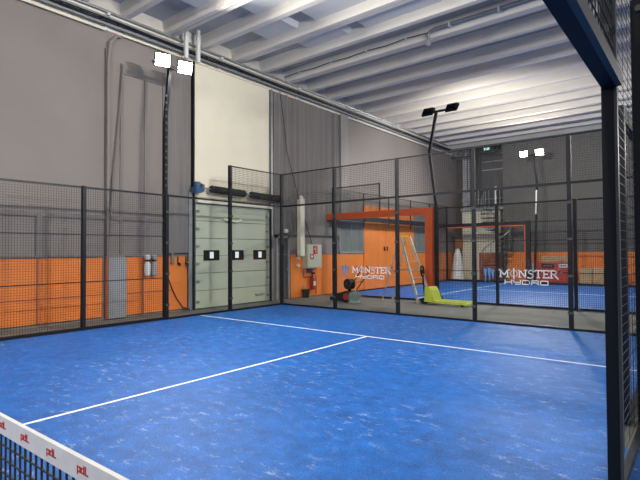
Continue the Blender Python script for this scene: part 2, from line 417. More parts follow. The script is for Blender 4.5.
t = thing('fire_hose_cabinet', (WX+.05,12.72,1.0), 'cream fire hose cabinet on the orange wall', 'cabinet')
MB().box(WX+.05,12.30,1.02,WX+.27,13.12,1.86).build('body', CREAMD, t)
dd = MB().box(WX+.27,12.33,1.05,WX+.285,13.09,1.83).build('door', CREAMD, t)
s1 = MB().box(WX+.287,12.62,1.52,WX+.291,12.86,1.82).build('sign', RED, dd); s1['label'] = 'red hose pictogram sign'
MB().bar((WX+.293,12.74,1.56),(WX+.293,12.74,1.78), .004, .06, (1,0,0)).cbox(WX+.293,12.70,1.70,.004,.05,.04).build('pictogram', DECAL, s1)
s2 = MB().box(WX+.287,12.45,1.34,WX+.291,12.64,1.52).build('sign', RED, dd)
MB().disc((WX+.291,12.54,1.43),(1,0,0),.05,.003,12).build('pictogram', DECAL, s2)
b = MB().tube([(WX+.1,12.3,1.0),(WX+.1,12.3,.72),(WX+.1,13.0,.72),(WX+.1,13.0,.05)], .02, 8)
tag(b.build('wall_pipe', GREYD), 'thin bent pipe under the cream fire cabinet', 'pipe')
tag(MB().box(WX+.05,12.5,.84,WX+.06,12.85,.98).build('wall_sign', BLUEM), 'small dark sign between the fire cabinet and the extinguisher', 'sign')
t = thing('fire_extinguisher', (WX+.2,12.72,.25), 'red fire extinguisher on the orange wall under the cabinet', 'extinguisher')
MB()._lathe([(.08,0),(.095,.03),(.095,.40),(.06,.48),(.03,.52),(.03,.56)], (WX+.17,12.72,.24), 16).build('cylinder', RED, t, True)
MB().box(WX+.26,12.66,.38,WX+.27,12.78,.54).build('label_plate', DECAL, t)
MB().box(WX+.13,12.69,.80,WX+.26,12.75,.86).build('valve', BLACK, t)
MB().tube([(WX+.2,12.72,.82),(WX+.26,12.60,.78),(WX+.26,12.60,.45)], .014, 6).build('hose', RUBBER, t)
t = thing('bucket', (WX+.25,12.22,0), 'small black bucket on the floor by the orange wall', 'bucket')
MB()._lathe([(.11,-.012),(.15,.26),(.155,.28)], (WX+.27,12.22,0), 16).build('body', RUBBER, t, True)
MB().tube([(WX+.27,12.08,.28),(WX+.27,12.12,.40),(WX+.27,12.22,.44),(WX+.27,12.32,.40),(WX+.27,12.36,.28)], .01, 6).build('handle', GALV, t)

# two gas/water meter bodies on the wall
for i, (yy, c, lb) in enumerate(((6.10, WHITEP, 'white bottle shaped meter hung on the orange wall, nearer to the camera'), (6.29, GREYP, 'greyish meter hung on the orange wall beside the white one'))):
    t = thing('wall_meter', (WX+.12, yy, 1.0), lb, 'meter', 'pair of meters on the orange wall')
    MB()._lathe([(.03,0),(.07,.03),(.08,.15),(.08,.30),(.055,.38)], (WX+.15,yy,1.0), 14).build('body', c, t, True)
    MB()._lathe([(.06,0),(.06,.05)], (WX+.15,yy,1.38), 14).build('collar', BLACK, t)
    MB()._lathe([(.055,0),(.075,.04),(.075,.10),(.04,.13)], (WX+.15,yy,1.43), 14).build('cap', c, t, True)
tag(MB().box(WX+.05,6.84,1.30,WX+.12,6.92,1.66).build('wall_bracket', GREYD), 'dark bracket box on the wall just behind the lamp post', 'bracket')
for yy, lb in ((7.07,'left one of two black tap hooks beside the cream door'),(7.33,'right one of two black tap hooks beside the cream door')):
    t = thing('tap', (WX+.05,yy,1.3), lb, 'tap', 'taps beside the cream door')
    MB().tube([(WX+.07,yy,1.5),(WX+.07,yy,1.30)], .018, 8).build('pipe', RUBBER, t)
    MB().tube([(WX+.07,yy,1.30),(WX+.16,yy,1.30),(WX+.17,yy,1.24)], .028, 8).build('spout', RUBBER, t)
    MB().cbox(WX+.13,yy+.02,1.335,.03,.07,.02).build('lever', GALV, t)
tag(MB().tube([(WX+.08,6.75,.95),(WX+.08,6.87,.65),(WX+.09,7.02,.35),(WX+.1,7.2,.12),(WX+.12,7.42,.02)], .014, 6).build('garden_hose', RUBBER), 'thin black hose drooping to the floor on the orange wall', 'hose')

# ------------------------------------------------------------------ turf
def turf(name, x0, x1, y0, y1, label, lines):
    o = struct(MB().box(x0, y0, -.03, x1, y1, 0).build(name, TURF), label)
    for (a, b_, c, d) in lines: MB().box(a, b_, -.001, c, d, .003).build('court_line', LINE, o)
    return o
turf('floor_turf', .02, RX, -10, 10, 'blue artificial turf of the near court',
     [(.02,6.93,RX,6.972),(.02,-6.975,RX,-6.925),(5.075,-6.925,5.117,6.925)])
turf('floor_turf_far', -.73, 19.2, 13.72, 23.68, 'blue artificial turf of the far court',
     [(2.40,13.72,2.45,23.68),(2.45,18.9,16.3,18.95),(16.3,13.72,16.35,23.68)])
struct(MB().box(RX, -10, -.03, RX+.13, 3.9, 0).build('floor_turf_gap', TURF), 'blue turf in the opening between the two courts')
turf('floor_turf_right', RX+.13, 19.2, -10, 10, 'blue artificial turf of the court on the right', [(RX+.13,-6.975,19.2,-6.925)])

# ------------------------------------------------------------------ fence building
def wires(b, axis, c, a0, a1, z0, z1, step=.05, w=.0052, sa=None):
    n = max(1, round((a1-a0)/(sa or step))); m = max(1, round((z1-z0)/step)); h = w/2
    for i in range(n+1):
        a = a0+(a1-a0)*i/n
        if axis == 'y': b.box(c-h, a-h, z0, c+h, a+h, z1)
        else: b.box(a-h, c-h, z0, a+h, c+h, z1)
    for j in range(m+1):
        z = z0+(z1-z0)*j/m
        if axis == 'y': b.box(c+h, a0, z-h, c+h+w, a1, z+h)
        else: b.box(a0, c+h, z-h, a1, c+h+w, z+h)
def rail(b, axis, c, a0, a1, z, w=.05, h=.05):
    if axis == 'y': b.box(c-w/2, a0, z-h/2, c+w/2, a1, z+h/2)
    else: b.box(a0, c-w/2, z-h/2, a1, c+w/2, z+h/2)
    return b
def post(axis, c, a, z1, m=BLACK, wa=.08, wc=.10, z0=0, parent=None):
    b = MB()
    if axis == 'y': b.chbox(c-wc/2, a-wa/2, z0, c+wc/2, a+wa/2, z1, .008)
    else: b.chbox(a-wa/2, c-wc/2, z0, a+wa/2, c+wc/2, z1, .008)
    o = b.build('post', m, parent)
    return o
def clamps(axis, c, a, zs, parent, side):
    for z in zs:
        b = MB()
        if axis == 'y': b.cbox(c+side*.055, a, z, .012, .11, .05)
        else: b.cbox(a, c+side*.055, z, .11, .012, .05)
        b.build('clamp', GREYM, parent)

# left side of the near court
F = thing('court_fence', (0,3,0), 'black mesh and glass side fence along the left edge of the near court', 'fence')
cx = -.06
for a, zt in ((-4,3),(-2,3),(0,3),(2,3),(4,3.03),(6,3.03),(8,4.0)):
    po = post('y', cx, a, zt, parent=F)
for a in (6, 8): clamps('y', cx, a, (.35,1.1,1.85,2.6), F, 1)
for a in (-4,-2,0,2,4):
    b = MB(); wires(b, 'y', cx, a+.05, a+1.95, .06, 2.97, .05, .0044); b.build('mesh_panel', WIRE, F)
    rail(MB(), 'y', cx, a+.04, a+1.96, 3.0, .04, .035).build('top_rail', BLACK, F)
    for z in (1.0, 2.0): rail(MB(), 'y', cx, a+.04, a+1.96, z, .02, .018).build('mid_rail', BLACK, F)
    rail(MB(), 'y', cx, a+.04, a+1.96, .03, .05, .06).build('base_rail', BLACK, F)
for a in (6, 8):
    MB().box(cx-.006, a+.045, .05, cx+.006, a+1.955, 2.97).build('glass_panel', GLASS, F)
    rail(MB(), 'y', cx, a+.04, a+1.96, 3.0, .05, .045).build('top_rail', BLACK, F)
    rail(MB(), 'y', cx, a+.04, a+1.96, .02, .06, .045).build('base_rail', BLACK, F)
b = MB(); wires(b, 'y', cx, 8.05, 9.95, 3.03, 3.97); b.build('mesh_panel', WIRE, F)
rail(MB(), 'y', cx, 8.04, 9.96, 3.985, .035, .03).build('upper_rail', BLACK, F)

# back wall of the near court
F = thing('back_glass_wall', (5,10.05,0), 'glass back wall of the near court topped with black mesh', 'glass wall')
cy = 10.05
PX = [-.05,2,4,6,8,RX+.04]
for i, a in enumerate(PX):
    post('x', cy, a, 4.0, parent=F)
    if 0 < i: clamps('x', cy, a, (.35,1.1,1.85,2.6), F, -1)
for a, c in zip(PX[:-1], PX[1:]):
    MB().box(a+.045, cy-.006, .05, c-.045, cy+.006, 2.97).build('glass_panel', GLASS, F)
    b = MB(); wires(b, 'x', cy, a+.05, c-.05, 3.03, 3.97); b.build('mesh_panel', WIRE, F)
    rail(MB(), 'x', cy, a+.04, c-.04, 3.0, .05, .045).build('mid_rail', BLACK, F)
    rail(MB(), 'x', cy, a+.04, c-.04, 3.985, .035, .03).build('upper_rail', BLACK, F)
    rail(MB(), 'x', cy, a+.04, c-.04, .02, .06, .045).build('base_rail', BLACK, F)

# lettering on the glass
def strokes(b, sts, x0, z0, sx, sz, y, w, t=.003):
    for st in sts:
        for p, q in zip(st[:-1], st[1:]):
            a = Vector((x0+p[0]*sx, y, z0+p[1]*sz)); c = Vector((x0+q[0]*sx, y, z0+q[1]*sz))
            if (c-a).length < 1e-5: continue
            d = (c-a).normalized()*w*.45
            b.bar(a-d, c+d, w, t, (0,1,0))
def O(cx_, cz, rx, rz, n=12): return [(cx_+rx*math.cos(2*math.pi*i/n), cz+rz*math.sin(2*math.pi*i/n)) for i in range(n+1)]
GL = {
 'M': ([[(.08,0),(.08,.95)],[(-.06,1),(.08,1),(.42,.25),(.76,1),(.9,1)],[(.76,.95),(.76,0)],[(-.02,0),(.18,0)],[(.66,0),(.86,0)]], 1.0),
 'O': ([O(.36,.5,.32,.46),[(.36,-.22),(.36,1.22)]], .82),
 'N': ([[(.06,0),(.06,1)],[(-.04,1),(.08,1),(.62,0)],[(.62,0),(.62,1)],[(.52,1),(.74,1)],[(-.03,0),(.16,0)]], .84),
 'S': ([[(.5,.82),(.42,1),(.18,1),(.06,.8),(.1,.6),(.42,.42),(.5,.22),(.4,-.05),(.15,-.12),(.0,-.02)]], .64),
 'T': ([[(.3,0),(.3,1)],[(0,.86),(0,1),(.62,1),(.62,.86)],[(.2,0),(.4,0)]], .72),
 'E': ([[(.5,.14),(.5,0),(0,0)],[(.08,0),(.08,1)],[(0,1),(.5,1),(.5,.86)],[(.08,.52),(.38,.52)]], .64),
 'R': ([[(.08,0),(.08,1),(.4,1),(.52,.86),(.52,.66),(.4,.52),(.08,.52)],[(.28,.52),(.66,-.12)],[(-.02,0),(.18,0)],[(-.02,1),(.1,1)]], .74),
 '*': ([O(.1,.9,.09,.12,8),[(.08,.86),(.08,.95),(.13,.93)]], .3),
 'H2': ([[(0,0),(.0,1)],[(1.1,0),(1.1,1)],[(0,.48),(1.1,.48)]], 1.4),
 'Y2': ([[(0,1),(.0,.5),(1.1,.5)],[(1.1,1),(1.1,0),(.3,0)]], 1.4),
 'D2': ([[(0,0),(0,1),(.95,1),(1.1,.8),(1.1,.2),(.95,0),(0,0)]], 1.4),
 'R2': ([[(0,0),(0,1),(1.1,1),(1.1,.45),(0,.45)],[(.75,.45),(1.1,0)]], 1.4),
 'O2': ([[(0,0),(0,1),(1.1,1),(1.1,0),(0,0)]], 1.4),
}
def write(b, keys, x0, z0, total_w, h, y, w):
    tot = sum(GL[k][1] for k in keys); sx = total_w/tot; x = x0
    for k in keys:
        strokes(b, GL[k][0], x, z0, sx, h, y, w); x += GL[k][1]*sx
for x0, lb in ((2.25,'white sponsor lettering with pale blue claw mark on the left back glass'),(6.22,'white sponsor lettering with pale blue claw mark on the right back glass')):
    t = thing('glass_decal', (x0,10.037,.9), lb, 'decal')
    b = MB()
    # claw: three ragged vertical scratches
    for i, (dx, zt, zb) in enumerate(((0,.02,.30),(.09,.0,.28),(.17,.03,.24))):
        X = x0+dx
        b.prism([(X,1.24-zt),(X+.075,1.225-zt),(X+.06,1.10),(X+.055,1.22-zb+.05),(X+.03,1.22-zb-.02),(X+.028,1.02),(X+.008,1.12)], 10.036, 10.039, 'y')
    b.build('claw_mark', BLUEL, t)
    b = MB(); write(b, ['M','O','N','S','T','E','R','*'], x0+.36, 1.045, 1.27, .15, 10.037, .022); b.build('lettering', DECAL, t)
    b = MB(); write(b, ['H2','Y2','D2','R2','O2'], x0+.47, .895, .92, .08, 10.037, .02); b.build('lettering', DECAL, t)

# near court right fence A (far side of the gap) and fence B in front of the camera
AX = RX+.0; BX = RX+.145
F = thing('side_fence', (AX,7,0), 'black mesh fence on the right edge of the near court, seen through the nearer fence', 'fence')
for a in (4.55, 6.3, 8.1): post('y', AX, a, 3.0, parent=F, wc=.08)
for a, c in ((4.55,6.3),(6.3,8.1)):
    b = MB(); wires(b, 'y', AX, a+.05, c-.05, .06, 2.9, .10, .004, .2); b.build('mesh_panel', WIRE, F)
    rail(MB(), 'y', AX, a+.04, c-.04, 2.93, .08, .14).build('top_rail', DARKB, F)
    rail(MB(), 'y', AX, a+.04, c-.04, .03, .05, .06).build('base_rail', BLACK, F)
MB().box(AX-.006, 8.15, .05, AX+.006, 9.95, 2.9).build('glass_panel', GLASS, F)
rail(MB(), 'y', AX, 8.14, 9.99, 2.93, .06, .06).build('top_rail', DARKB, F)

F = thing('near_fence', (BX,3,0), 'black mesh fence with tall posts and overhead beam closest to the camera on the right', 'fence')
PB = 2.93
B1 = MB().box(BX-.052, PB-.05, 0, BX+.022, PB+.045, 4.0).build('post', DARKB, F)
MB().box(BX+.023, PB-.05, 0, BX+.040, PB-.01, 4.0).build('post_edge', GREYM, F)['label'] = 'lighter grey edge strip'
MB().box(BX-.045, -2.9, 2.71, BX+.035, PB-.055, 2.85).build('overhead_beam', DARKB, F)
MB().box(BX+.036, -2.9, 2.71, BX+.07, PB-.055, 2.80).build('beam_edge', GREYM, F)['label'] = 'lighter grey edge strip'
MB().box(BX-.02, -2.95, 3.96, BX+.02, PB, 4.0).build('upper_rail', BLACK, F)
b = MB(); wires(b, 'y', BX+.02, -2.9, PB-.08, 2.86, 3.95, .10, .007); b.build('mesh_panel', WIRE, F)
for a in (4.62,):
    MB().box(BX-.05, a-.045, 0, BX+.09, a+.045, 4.0).build('post', DARKB, F)
b = MB(); wires(b, 'y', BX-.045, PB+.06, 4.57, .07, 3.95, .075, .0035, .3); b.build('mesh_panel', WIRE, F)
rail(MB(), 'y', BX, PB+.05, 4.57, .03, .05, .06).build('base_rail', BLACK, F)
b = MB(); wires(b, 'y', BX+.02, 4.68, 8, .07, 3.95, .05, .005); b.build('mesh_panel', WIRE, F)
MB().box(BX-.05, 8, 0, BX+.05, 8.1, 4.0).build('post', DARKB, F)
MB().box(BX-.052, -3.0, 0, BX+.052, -2.91, 4.0).build('post', DARKB, F)
for yy, zz in ((PB-.051,3.10),): MB().disc((BX-.02,yy,zz),(0,-1,0),.032,.03,16).build('bolt', GREYM, F)
MB().disc((BX+.02,4.574,3.9),(0,-1,0),.03,.03,16).build('bolt', GREYM, F)

# ------------------------------------------------------------------ far court enclosure
F = thing('far_court_enclosure', (5,13.66,0), 'black mesh and orange framed enclosure around the far court', 'court enclosure')
cy = 13.66; bx = -.78; fy = 23.74
# near side
post('x', cy, bx, 4.0, parent=F)
post('x', cy, 1.25, 4.0, parent=F, wa=.05, wc=.05, z0=3.0)
pc = MB().chbox(3.31, cy-.05, 0, 3.44, cy+.05, 3.05, .008).build('post', BLACK, F)
MB().prism([(3.44,0),(3.62,0),(3.44,.30)], cy-.04, cy+.04, 'y').build('post_foot', BLACK, F)
for a in (5.3,7.4,9.4,11.4): post('x', cy, a, 3.0, parent=F)
c_o = MB().box(3.02, cy-.10, .0, 3.27, cy+.10, 3.02).build('orange_column', ORANGES, F); c_o['label'] = 'orange red column'
b_o = MB().box(-1.02, cy-.10, 2.80, 3.02, cy+.10, 3.02).build('orange_beam', ORANGES, F); b_o['label'] = 'orange red overhead beam'
for a, c in ((bx,1.25),(1.25,3.02)):
    MB().box(a+.05, cy-.006, .05, c-.01, cy+.006, 2.79).build('glass_panel', GLASS, F)
b = MB(); wires(b, 'x', cy, bx+.05, 1.22, 3.05, 3.95, .05, .0045); b.build('mesh_panel', WIRE, F)
rail(MB(), 'x', cy, bx+.05, 1.25, 3.98, .03, .03).build('upper_rail', BLACK, F)
rail(MB(), 'x', cy, bx+.05, 3.02, .02, .06, .045).build('base_rail', BLACK, F)
for a, c in ((3.38,5.3),(5.3,7.4),(7.4,9.4),(9.4,11.4)):
    b = MB(); wires(b, 'x', cy, a+.07, c-.05, .06, 2.96, .05, .0065); b.build('mesh_panel', WIRE, F)
    rail(MB(), 'x', cy, a+.06, c-.04, 2.98, .05, .045).build('top_rail', BLACK, F)
    rail(MB(), 'x', cy, a+.06, c-.04, 1.9, .02, .02).build('mid_rail', BLACK, F)
    rail(MB(), 'x', cy, a+.06, c-.04, 1.0, .02, .02).build('mid_rail', BLACK, F)
    rail(MB(), 'x', cy, a+.06, c-.04, .03, .05, .06).build('base_rail', BLACK, F)
# back end (x = bx)
for a in (15.7,17.7,19.7,21.7): post('y', bx, a, 4.0, parent=F, wa=.05, wc=.05, z0=2.6)
post('y', bx, fy, 4.0, parent=F)
ys = [cy,15.7,17.7,19.7,21.7,fy]
for a, c in zip(ys[:-1], ys[1:]):
    MB().box(bx-.006, a+.01, .05, bx+.006, c-.01, 2.8).build('glass_panel', GLASS, F)
    b = MB(); wires(b, 'y', bx, a+.05, c-.05, 3.03, 3.96, .05, .0045); b.build('mesh_panel', WIRE, F)
    rail(MB(), 'y', bx, a+.04, c-.04, 2.92, .12, .2).build('mid_rail', BLACK, F)
    rail(MB(), 'y', bx, a+.04, c-.04, 3.98, .03, .03).build('upper_rail', BLACK, F)
    rail(MB(), 'y', bx, a+.04, c-.04, .02, .06, .045).build('base_rail', BLACK, F)
# far side
MB().box(bx+.06, fy-.10, 2.86, 3.42, fy+.10, 3.02).build('top_beam', BLACK, F)
MB().box(bx+.06, fy-.11, 2.80, 3.22, fy+.09, 2.86).build('beam_underside', ORANGES, F)['label'] = 'orange underside strip'
MB().box(3.30, fy-.12, 0, 3.50, fy+.06, 3.05).build('post', BLACK, F)
MB().box(3.25, fy-.10, 0, 3.30, fy+.06, 2.86).build('column_edge', ORANGES, F)['label'] = 'thin orange column strip'
for a in (5.3,7.4,9.4): post('x', fy, a, 3.0, parent=F)
MB().box(bx+.06, fy-.006, .05, 3.18, fy+.006, 2.8).build('glass_panel', GLASS, F)
for a, c in ((3.5,5.3),(5.3,7.4),(7.4,9.4)):
    b = MB(); wires(b, 'x', fy, a+.05, c-.05, .06, 2.96, .10, .005); b.build('mesh_panel', WIRE, F)
    rail(MB(), 'x', fy, a+.04, c-.04, 2.98, .05, .05).build('top_rail', BLACK, F)
    rail(MB(), 'x', fy, a+.04, c-.04, 1.9, .03, .03).build('mid_rail', BLACK, F)
    rail(MB(), 'x', fy, a+.04, c-.04, .05, .06, .1).build('base_rail', BLACK, F)
rail(MB(), 'x', fy, bx+.06, 3.18, .05, .06, .1).build('base_rail', BLACK, F)

# ------------------------------------------------------------------ light poles
LIGHTS = []
def flood(parent, c, d, lit=True, power=0, w=.38, h=.32):
    """floodlight head at c facing direction d"""
    d = Vector(d).normalized(); side = d.cross(Vector((0,0,1))).normalized(); up = side.cross(d).normalized(); c = Vector(c)
    b = MB(); b.bar(c-d*.07, c-d*.0, w, h, up)
    for i in range(-4, 5): b.bar(c-d*.13+side*(i*w/10), c-d*.07+side*(i*w/10), .012, h*.8, up)
    f = b.build('floodlight', DARKB, parent)
    MB().bar(c+d*.002, c+d*.008, w*.9, h*.88, up).build('lens', LENS if lit else LENSOFF, f)
    if power:
        l = bpy.data.lights.new('flood_lamp', 'AREA'); l.shape = 'RECTANGLE'; l.size = w*.9; l.size_y = h*.9
        l.energy = power; l.color = (1,.975,.93); l.spread = math.radians(160)
        o = bpy.data.objects.new('flood_lamp', l); C.objects.link(o); o.location = c+d*.02
        o.rotation_euler = (-d).to_track_quat('Z','Y').to_euler()
        o.parent = parent; o.matrix_parent_inverse = PM(parent).inverted()
        LIGHTS.append(o)
def light_pole(pts, heads, d, label, bar, power, lit=True, r=.045):
    t = thing('light_pole', (pts[0][0],pts[0][1],0), label, 'light pole')
    b = MB()
    for p, q in zip(pts[:-1], pts[1:]): b.bar(p, q, .08, .08, (1,0,0))
    b.build('pole', DARKB, t)
    MB().bar(bar[0], bar[1], .06, .06).build('crossbar', DARKB, t)
    for h in heads: flood(t, h, d, lit, power)
    return t
P = 245
# left pole of the near court
lp = light_pole([(-.16,6.02,0.0),(-.16,6.02,4.8),(-.16,6.15,6.22)], [(-.02,5.86,6.27),(-.02,6.50,6.27)], (1,-.35,-.45), 'dark pole with two lit floodlights on the left side of the near court', ((-.12,5.65,6.20),(-.12,6.72,6.20)), P)
b = MB()
for i in range(14): b.cbox(-.11, 6.02, 3.25+i*.17, .02, .05, .05)
b.build('cable_clips', GREYM, lp)
light_pole([(-.13,-6.0,0.0),(-.13,-6.0,4.8),(-.14,-6.1,6.22)], [(.02,-6.4,6.27),(.02,-5.75,6.27)], (1,.35,-.45), 'unseen dark pole with two floodlights behind the camera on the left, added for base light', ((-.12,-6.7,6.20),(-.12,-5.6,6.20)), P)  # unseen pole of the near half, added for base light in the hall
light_pole([(AX+.07,6.3,3.05),(AX+.07,6.3,6.22)], [(AX-.02,6.0,6.3),(AX-.02,6.6,6.3)], (-1,-.35,-.45), 'dark pole with two floodlights on the right side of the near court', ((AX+.07,5.7,6.2),(AX+.07,6.8,6.2)), P)
light_pole([(AX+.07,-6,0),(AX+.07,-6,6.22)], [(AX-.02,-6.3,6.3),(AX-.02,-5.7,6.3)], (-1,.35,-.45), 'unseen dark pole with two floodlights behind the camera on the right, added for base light', ((AX+.07,-6.8,6.2),(AX+.07,-5.5,6.2)), P)  # also unseen, added with its left twin for base light
# far court
light_pole([(3.38,cy,3.05),(3.17,cy-.02,4.84),(3.40,cy+.02,6.10)], [(3.10,cy+.1,6.14),(3.92,cy+.1,6.14)], (0,1,-.9), 'bent dark pole with two floodlights seen from behind at the orange column', ((2.92,cy+.02,6.12),(4.12,cy+.02,6.12)), P)
fp = light_pole([(3.62,fy+.12,0),(3.80,fy+.12,4.84),(3.60,fy+.1,6.22)], [(3.24,fy-.02,6.30),(3.96,fy-.02,6.30)], (.1,-1,-.55), 'dark pole with two lit floodlights at the far wall', ((3.0,fy+.1,6.22),(4.2,fy+.1,6.22)), P)
b = MB().bar((3.745,fy+.06,3.35),(3.785,fy+.06,4.5), .07, .03, (0,1,0)); q = b.build('pole_sticker', WHITEP, fp); q['label'] = 'white vertical sticker'
light_pole([(15.1,fy+.12,0),(15.1,fy+.12,6.2)], [(14.8,fy-.02,6.3),(15.5,fy-.02,6.3)], (0,-1,-.55), 'dark light pole at the far wall beyond the right edge', ((14.6,fy+.1,6.22),(15.8,fy+.1,6.22)), P)
light_pole([(15.1,cy,0),(15.1,cy,6.2)], [(14.8,cy+.1,6.14),(15.5,cy+.1,6.14)], (0,1,-.9), 'dark light pole of the far court beyond the right edge', ((14.6,cy+.02,6.12),(15.8,cy+.02,6.12)), P)
light_pole([(19.4,2,0),(19.4,2,6.2)], [(19.3,1.7,6.3),(19.3,2.4,6.3)], (-1,0,-.55), 'unseen dark light pole of the court on the right, added for base light', ((19.4,1.4,6.2),(19.4,2.7,6.2)), P)  # unseen neighbour court flood, added to lift ceiling and base light

# ------------------------------------------------------------------ net
t = thing('court_net', (4.78,0,0), 'dark court net with a white printed tape along its top', 'net')
def ztop(x): return .925-.045*(1-((x-4.78)/4.78)**2)
b = MB(); n = int(9.4/.055)
for i in range(n+1):
    x = .08+i*.055
    b.box(x-.0036,-.0036,.03,x+.0036,.0036,ztop(x)-.07)
for j in range(14):
    for i in range(24):
        x0 = .08+i*9.4/24; x1 = .08+(i+1)*9.4/24
        f = lambda x: .03+(ztop(x)-.10)*(j/13)
        b.bar((x0,0,f(x0)),(x1,0,f(x1)), .0065, .0065)
b.build('net_mesh', RUBBER, t)
def strip(y0, y1, za, zb, m, name):
    b = MB(); n = 24
    for i in range(n):
        x0 = .06+9.44*i/n; x1 = .06+9.44*(i+1)/n
        v = len(b.v)
        for x in (x0, x1):
            for yy, zz in ((y0,ztop(x)-za),(y1,ztop(x)-za),(y1,ztop(x)-zb),(y0,ztop(x)-zb)): b.v.append((x,yy,zz))
        b.f += [(v,v+4,v+5,v+1),(v+1,v+5,v+6,v+2),(v+2,v+6,v+7,v+3),(v+3,v+7,v+4,v)]
        if i == 0: b.f.append((v,v+1,v+2,v+3))
        if i == n-1: b.f.append((v+4,v+7,v+6,v+5))
    return b.build(name, m, t)
strip(-.009, .009, 0, .062, TAPE, 'tape')
strip(-.006, .006, .0615, .083, TAPE, 'tape_hem')
for x in (0.03, 9.52): MB().chbox(x-.03,-.03,0,x+.03,.03,.98,.008).build('net_post', BLACK, t)
PD = [[(0,-.35),(0,.62),(.38,.62),(.38,0),(0,0)],[(.95,1.0),(.95,0),(.57,0),(.57,.62),(.95,.62)],[(1.18,1.0),(1.18,0),(1.3,0)],[(1.5,0),(1.52,.06)]]
i = 0
x = 9.2
while x > 5.0:
    b = MB(); z = ztop(x+.04)-.047; strokes(b, PD, x, z, .050, .026, -.0105, .0048, .002)
    b.build('printed_logo', REDLOGO, t)
    x -= .2545; i += 1

# ------------------------------------------------------------------ corridor objects
# step ladder
t = thing('step_ladder', (2.5,13.0,0), 'aluminium step ladder with yellow top standing behind the back glass', 'ladder')
fr = [Vector((3.02,12.82,0)), Vector((3.26,13.28,0))]     # front feet
top = [Vector((2.36,12.93,2.08)), Vector((2.52,13.22,2.08))]
re = [Vector((1.62,12.98,0)), Vector((1.78,13.40,0))]
rt = [Vector((2.27,12.95,1.96)), Vector((2.37,13.22,1.96))]
for a, c in zip(fr, top): MB().bar(a, c, .05, .07).build('front_rail', ALU, t)
mid = lambda a, c, f: a+(c-a)*f
for a, c in zip(re, rt): MB().bar(a, c, .025, .035).build('rear_rail', ALU, t)
for i in range(7):
    f = .115+i*.125
    MB().bar(mid(fr[0],top[0],f), mid(fr[1],top[1],f), .11, .03).build('step', YELLOW if i == 6 else ALU, t)
MB().bar(mid(re[0],rt[0],.42), mid(re[1],rt[1],.42), .02, .025).build('brace', ALU, t)
for i in (0,1): MB().bar(mid(re[i],rt[i],.5), mid(fr[i],top[i],.5), .015, .02).build('spreader', GALV, t)
b = MB(); b.bar(mid(top[0],top[1],-.1)+Vector((-.12,0,.02)), mid(top[0],top[1],1.1)+Vector((-.12,0,.02)), .16, .06); b.build('top_cap', YELLOW, t)
for a in fr+re: MB().cbox(a.x, a.y, .02, .06, .05, .06).build('foot', YELLOW, t)

# pallet truck
t = thing('pallet_truck', (3.1,12.85,0), 'yellow green hand pallet truck parked behind the back glass', 'pallet truck')
yc = 12.85
for s_ in (-.19,.19):
    MB().prism([(3.62,.07),(4.66,.05),(4.74,.07),(4.74,.10),(4.64,.125),(3.62,.135)], yc+s_-.08, yc+s_+.08, 'y').build('fork', YELG, t)
    MB().disc((4.5,yc+s_-.03,.033),(0,1,0),.045,.06,12).build('roller', RUBBER, t)
b = MB().prism([(3.34,.08),(3.64,.08),(3.66,.135),(3.56,.42),(3.50,.52),(3.36,.52)], yc-.27, yc+.27, 'y'); b.build('body', YELG, t)
b = MB().prism([(3.24,.24),(3.34,.24),(3.34,.46),(3.28,.46)], yc-.10, yc+.10, 'y'); b.build('pump', RUBBER, t)
for s_ in (-.10,.04): MB().disc((3.22,yc+s_,.088),(0,1,0),.10,.06,18).build('steer_wheel', RUBBER, t)
MB().tube([(3.22,yc,.2),(3.20,yc,.5),(3.17,yc,.82)], .025, 8).build('tiller', BLACK, t)
b = MB(); hp = [(3.17,yc,.82),(3.16,yc-.08,.89),(3.15,yc-.10,1.04),(3.14,yc-.06,1.14),(3.14,yc+.06,1.14),(3.15,yc+.10,1.04),(3.16,yc+.08,.89),(3.17,yc,.82)]
b.tube(hp, .03, 8); b.build('grip', BLACK, t)
MB().cbox(3.15,yc,.98,.04,.14,.12).build('control_lever', DARKB, t)

# turf brushing machine
t = thing('turf_sweeper', (.95,12.0,0), 'black turf sweeper machine with red wheel and long handles', 'sweeper')
for q in (-.27,.20):
    w = MB().disc((1.0,12.0+q,.168),(0,1,0),.18,.08,22).build('wheel', RUBBER, t)
    MB().disc((1.0,11.99+q,.168),(0,1,0),.11,.10,18).build('wheel_hub', RED, w)
b = MB().prism([(.30,.02),(.98,.04),(1.08,.22),(.90,.34),(.55,.22),(.28,.10)], 11.82, 12.18, 'y'); b.build('brush_housing', RUBBER, t)
MB().disc((.95,11.86,.56),(.25,1,0),.17,.22,20).build('engine', RUBBER, t, True)
MB().disc((.94,11.84,.56),(.25,1,0),.06,.03,12).build('engine_cap', GREYM, t)
MB().tube([(.95,12.0,.25),(.97,12.0,.55)], .06, 8).build('engine_mount', BLACK, t)
for q in (-.24,.24):
    MB().tube([(1.0,12.0+q,.28),(1.55,12.0+q*1.1,.98),(1.56,12.0+q*1.1,1.04),(1.42,12.0+q*1.1,1.14)], .018, 8).build('handle', BLACK, t)
MB().tube([(1.27,11.74,.63),(1.27,12.26,.63)], .012, 8).build('handle_brace', BLACK, t)
t = thing('water_container', (1.4,11.6,0), 'clear plastic container on the floor beside the turf sweeper', 'container')
b = MB(); b._lathe([(.16,-.012),(.20,.02),(.205,.22),(.19,.30),(.10,.36),(.05,.37)], (1.42,11.62,0), 20); b.build('body', JUGM, t, True)
b = MB(); b._lathe([(.05,0),(.05,.05)], (1.42,11.62,.37), 12); b.build('cap', GREYP, t)

